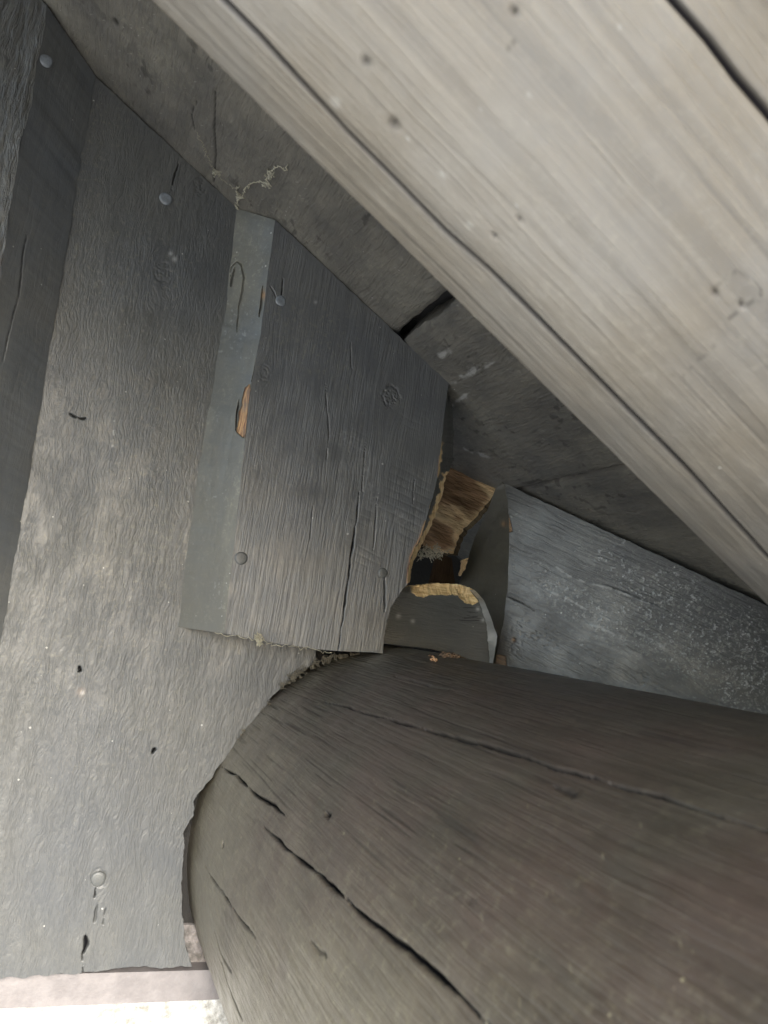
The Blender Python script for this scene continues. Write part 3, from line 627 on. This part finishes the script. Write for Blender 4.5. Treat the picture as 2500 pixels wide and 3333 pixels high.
for px, wd, k_ in LOGCR:
    pl = theta_line(px, log_hit); pl[:, 0] = np.where(pl[:, 0] < 0, pl[:, 0]+2*math.pi, pl[:, 0]); pl[:, 0] *= LR
    if abs(pl[-1, 1]) > .3 and wd > .0011:
        e = pl[-1]-pl[-2]; pl = np.vstack([pl, pl[-1]+e*1.2])
    cr = np.maximum(cr, k_*crackmask(np.stack([arc, Ym], -1), pl, wd*1.15, .004, .0020))
hh = .0012*fbm(arc*14, Ym*3, 3)+.0006*fbm(arc*90, Ym*14, 4)+.00035*fbm(arc*420, Ym*40, 3)-.0035*cr
q_ = np.stack([LX+LR*np.cos(Tm), Ym, LZ+LR*np.sin(Tm)], -1); qp = proj(q_)
for c_, r_ in (((1540, 2935), 16), ((1140, 2455), 12)):
    e = bump_dent(qp, c_, r_)*(Ym < .01)*(np.cos(Tm) < .5); n_ = fbm(qp[..., 0]/9, qp[..., 1]/9, 3); hh -= .0005*e*(.5+2*n_); cr = np.maximum(cr, .3*e*smooth(n_, 0, .2))
chk = smooth(fbm(arc*600, Ym*11, 3), .25, .40)*smooth(fbm(arc*25+3, Ym*7, 3), -.1, .25); cr = np.maximum(cr, .45*chk); hh -= .0003*chk
ch = smooth(Ym, y_near+.012, y_near)*.01
rr = LR+hh-ch
P = np.stack([LX+rr*np.cos(Tm), Ym, LZ+rr*np.sin(Tm)], -1)
dust = np.clip(.55*np.exp(-((Ym+.02)/.05)**2)+.05+.5*fbm(arc*12, Ym*10, 4)+.85*smooth(Tm, math.radians(128), math.radians(185)), 0, 1)  # real dusting, plus ground bounce light painted into the lower-left side
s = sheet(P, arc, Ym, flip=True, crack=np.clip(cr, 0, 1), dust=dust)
# sawn near end
k_ = np.linspace(0, 1, 20)[:, None]; e = P[0]
cap = np.stack([LX+(e[None, :, 0]-LX)*k_, np.full((20, len(e)), y_near), LZ+(e[None, :, 2]-LZ)*k_], -1)
sc_ = sheet(cap, cap[..., 0], cap[..., 2], flip=False, dust=.3)
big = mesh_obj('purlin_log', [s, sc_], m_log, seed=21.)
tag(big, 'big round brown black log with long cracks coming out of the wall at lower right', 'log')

# ------------------------------------------------------------------ rafter log
C1 = [(731, 0), (844, 113), (964, 249), (1130, 429), (1281, 580), (1447, 753), (1597, 889), (1748, 1040), (1899, 1190), (2080, 1371), (2230, 1522), (2500, 1816)]
C2 = [(2193, 0), (2306, 128), (2396, 249), (2500, 369)]
Sg = np.r_[np.linspace(-1.3, -.42, 40)[:-1], np.linspace(-.42, .62, 900), np.linspace(.62, 2.1, 60)[1:]]
Tg = np.linspace(math.radians(60), math.radians(215), 560); Tg = np.r_[Tg, np.linspace(math.radians(215), math.radians(420), 90)[1:]]
Tm, Sm = np.meshgrid(Tg, Sg); arc = Tm*RR; cr = np.zeros(Tm.shape)
for px, wd in ((C1, .0013), (C2, .0011)):
    pl = theta_line(px, raf_hit); pl[:, 0] = np.where(pl[:, 0] < 0, pl[:, 0]+2*math.pi, pl[:, 0]); o_ = np.argsort(pl[:, 1]); pl = pl[o_]
    tt = np.interp(Sg, pl[:, 1], pl[:, 0])+.006*fbm(Sg*14, Sg*0, 3)
    cr = np.maximum(cr, np.exp(-((Tm-tt[:, None])*RR/(wd*(1+.5*fbm(Sg*9, Sg*0+5, 2))[:, None]))**4))
hh = .0009*fbm(arc*20, Sm*3, 3)+.0004*fbm(arc*120, Sm*14, 4)-.0018*cr
P0 = (RA*[1, 0, 1])+Sm[..., None]*SD+(RC_Y+(RR)*np.cos(Tm))[..., None]*[0, 1, 0]+(RC_Q+RR*np.sin(Tm))[..., None]*QD; qp = proj(P0)
spots = np.zeros(Tm.shape); dk = np.zeros(Tm.shape)
for c_, r_ in (((1560, 355), 5), ((1725, 312), 7), ((1708, 400), 6), ((1440, 568), 12), ((1528, 733), 10), ((1680, 670), 5), ((1095, 330), 14), ((1065, 345), 8), ((2020, 90), 8), ((1325, 450), 6),
               ((2470, 585), 6), ((1825, 790), 6)): spots = np.maximum(spots, .75*bump_dent(qp, c_, r_*1.1)*smooth(fbm(qp[..., 0]/6, qp[..., 1]/6, 2), -.3, .1))
for c_, r_ in (((1280, 402), 16), ((1190, 200), 14), ((1675, 35), 14), ((830, 375), 12), ((1693, 715), 7), ((1610, 765), 7), ((2330, 955), 10), ((2415, 995), 10)):
    e = bump_dent(qp, c_, r_); dk = np.maximum(dk, e*.7); hh -= .0015*e
dk = np.maximum(dk, grooves(qp, [([(1635, 172), (1675, 125)], 5, .5), ([(2440, 905), (2480, 940), (2478, 970), (2420, 1000), (2370, 1040)], 4, .45), ([(2300, 950), (2400, 880), (2440, 905)], 3, .3), ([(2220, 1230), (2350, 1100)], 3, .3)]))
chk = smooth(fbm(arc*650, Sm*7, 3), .24, .40)*smooth(fbm(arc*30+3, Sm*5, 3), -.1, .25); dk = np.maximum(dk, .38*chk); hh -= .0003*chk
P = P0+hh[..., None]*(np.cos(Tm)[..., None]*[0, 1, 0]+np.sin(Tm)[..., None]*QD)
s = sheet(P, arc, Sm, flip=True, crack=np.clip(np.maximum(cr, dk), 0, 1), pale=spots, dust=np.clip(smooth(Tm, math.radians(222), math.radians(250))*1.2+.2*fbm(arc*20, Sm*6), 0, 1)+0*Tm)  # tan film on its upper and wall-facing side
o = mesh_obj('rafter_log', [s], m_raft, seed=25.)
tag(o, 'pale weathered grey log rafter sloping across the top right with two long dark cracks', 'log')

# ------------------------------------------------------------------ cobwebs and loose bits
def strand(pts, r=.00025, n=5):
    """thin wandering tube along 3D points"""
    p = resamp(pts, max(8, int(len(pts)*7))); p = p + .0009*rng.normal(size=p.shape)*np.array([1, .4, 1])
    t = np.gradient(p, axis=0); t /= np.linalg.norm(t, axis=1, keepdims=True)+1e-9
    a = np.cross(t, [.3, .9, .2]); a /= np.linalg.norm(a, axis=1, keepdims=True)+1e-9; b = np.cross(t, a)
    th = np.linspace(0, 2*math.pi, n+1)[None, :, None]; k = (r*(1+.8*rng.random(len(p))))[:, None, None]
    return sheet(p[:, None]+k*(np.cos(th)*a[:, None]+np.sin(th)*b[:, None]))
def web(paths, name, label, r=.00025, cat='cobweb', mat=m_web, group=None):
    o = mesh_obj(name, [strand(p, r) for p in paths], mat); return tag(o, label, cat, group)
def on_sof(px, d=.0012): return np.array([sof(*p)+QD*d for p in px])
w1 = [on_sof([(645, 428), (660, 460), (675, 494), (690, 530), (705, 555), (723, 579), (750, 600), (768, 612)])]
for i in range(9):
    a_ = rng.random()*6.28; w1.append(on_sof([(708, 558), (708+14*math.cos(a_), 560+20*math.sin(a_)*.8)]))
web(w1, 'cobweb', 'thin pale cobweb thread running up the soffit board from the tangled thread', .00016)
w2 = [on_sof([(772, 686), (770, 665), (779, 645), (792, 640), (796, 621), (812, 602), (826, 591), (850, 590), (868, 594), (880, 575), (889, 560), (901, 539), (915, 542), (934, 548), (937, 530)])]
for i in range(12):
    c_ = [(868, 594), (880, 575), (889, 560), (775, 620), (778, 650), (775, 668)][i % 6]; a_ = rng.random()*6.28
    w2.append(on_sof([(c_[0], c_[1]), (c_[0]+12*math.cos(a_), c_[1]+12*math.sin(a_)), (c_[0]+15*math.cos(a_+.8), c_[1]+15*math.sin(a_+.8))]))
web(w2, 'cobweb', 'thick tangled cobweb rising from the top corner of the splintered board onto the soffit', .00030)
w3 = [W3([(700, 2060), (760, 2072), (830, 2084), (900, 2098), (960, 2106), (1032, 2116), (1080, 2124)], T0-.001)]
for i in range(14):
    a_ = rng.random()*6.28; w3.append(W3([(838, 2082), (838+10*math.cos(a_), 2080+22*math.sin(a_)), (845+12*math.cos(a_+.8), 2085+14*math.sin(a_+.9))], T0-.001))
web(w3, 'cobweb', 'wispy cobweb along the bottom edge of the splintered board', .00016)
w4 = []
for i in range(75):
    t_ = rng.random(); x0, y0 = np.interp(t_, [0, .15, .45, .8, 1], [1230, 1140, 1040, 940, 760]), np.interp(t_, [0, .15, .45, .8, 1], [2128, 2132, 2150, 2212, 2432])
    th0, yy = math.radians(rng.uniform(0, 360)), 0
    A_, L_ = rng.random()*6.28, rng.uniform(8, 26); w4.append(W3([(x0, y0), (x0+L_*math.cos(A_)*.6, y0+L_*math.sin(A_)*.5), (x0+L_*math.cos(A_+.5), y0+L_*.5*math.sin(A_+.5))], -.004))
web(w4, 'plant_fluff', 'dusty fibres caught in the joint where the big log meets the wall boards', .00016, 'fluff', simple('dry_fibre', (.13, .115, .08), .9, (.07, .06, .045)))
w5 = []
for i in range(26):
    t_ = rng.random(); x0, y0 = 1365+60*t_, 1770+25*rng.random(); w5.append(W3([(x0, y0), (x0+rng.uniform(-12, 18), y0+rng.uniform(4, 30)), (x0+rng.uniform(-30, 30), y0+rng.uniform(10, 40))], .02))
w5.append(W3([(1355, 1812), (1390, 1808), (1415, 1795), (1470, 1792)], .015))
web(w5, 'cobweb', 'grey cobweb hanging under the torn timber inside the hole', .00018)
ch = [np.array([[LX+(LR+.001)*math.cos(t), y, LZ+(LR+.001)*math.sin(t)] for t, y in theta_line(pp, log_hit)]) for pp in
      ([(1398, 2136), (1408, 2142), (1414, 2150), (1420, 2157)], [(1405, 2150), (1416, 2153)])]
web(ch, 'wood_shaving', 'thin curled orange shaving lying on top of the big log below the hole', .0004, 'shaving', simple('fresh_wood', (.55, .3, .14), .8))
lit = [np.array([[LX+(LR+.0008+.001*rng.random())*math.cos(t+rng.normal()*.01), y+rng.normal()*.003, LZ+(LR+.0008)*math.sin(t)] for t, y in theta_line([(1436+i*2, 2134), (1450+i*4, 2139), (1462+i*4, 2142)], log_hit)]) for i in range(10)]
web(lit, 'wood_crumbs', 'little heap of brown wood crumbs on top of the big log beside the shaving', .0006, 'wood crumbs', simple('crumbs', (.2, .12, .06), .9))
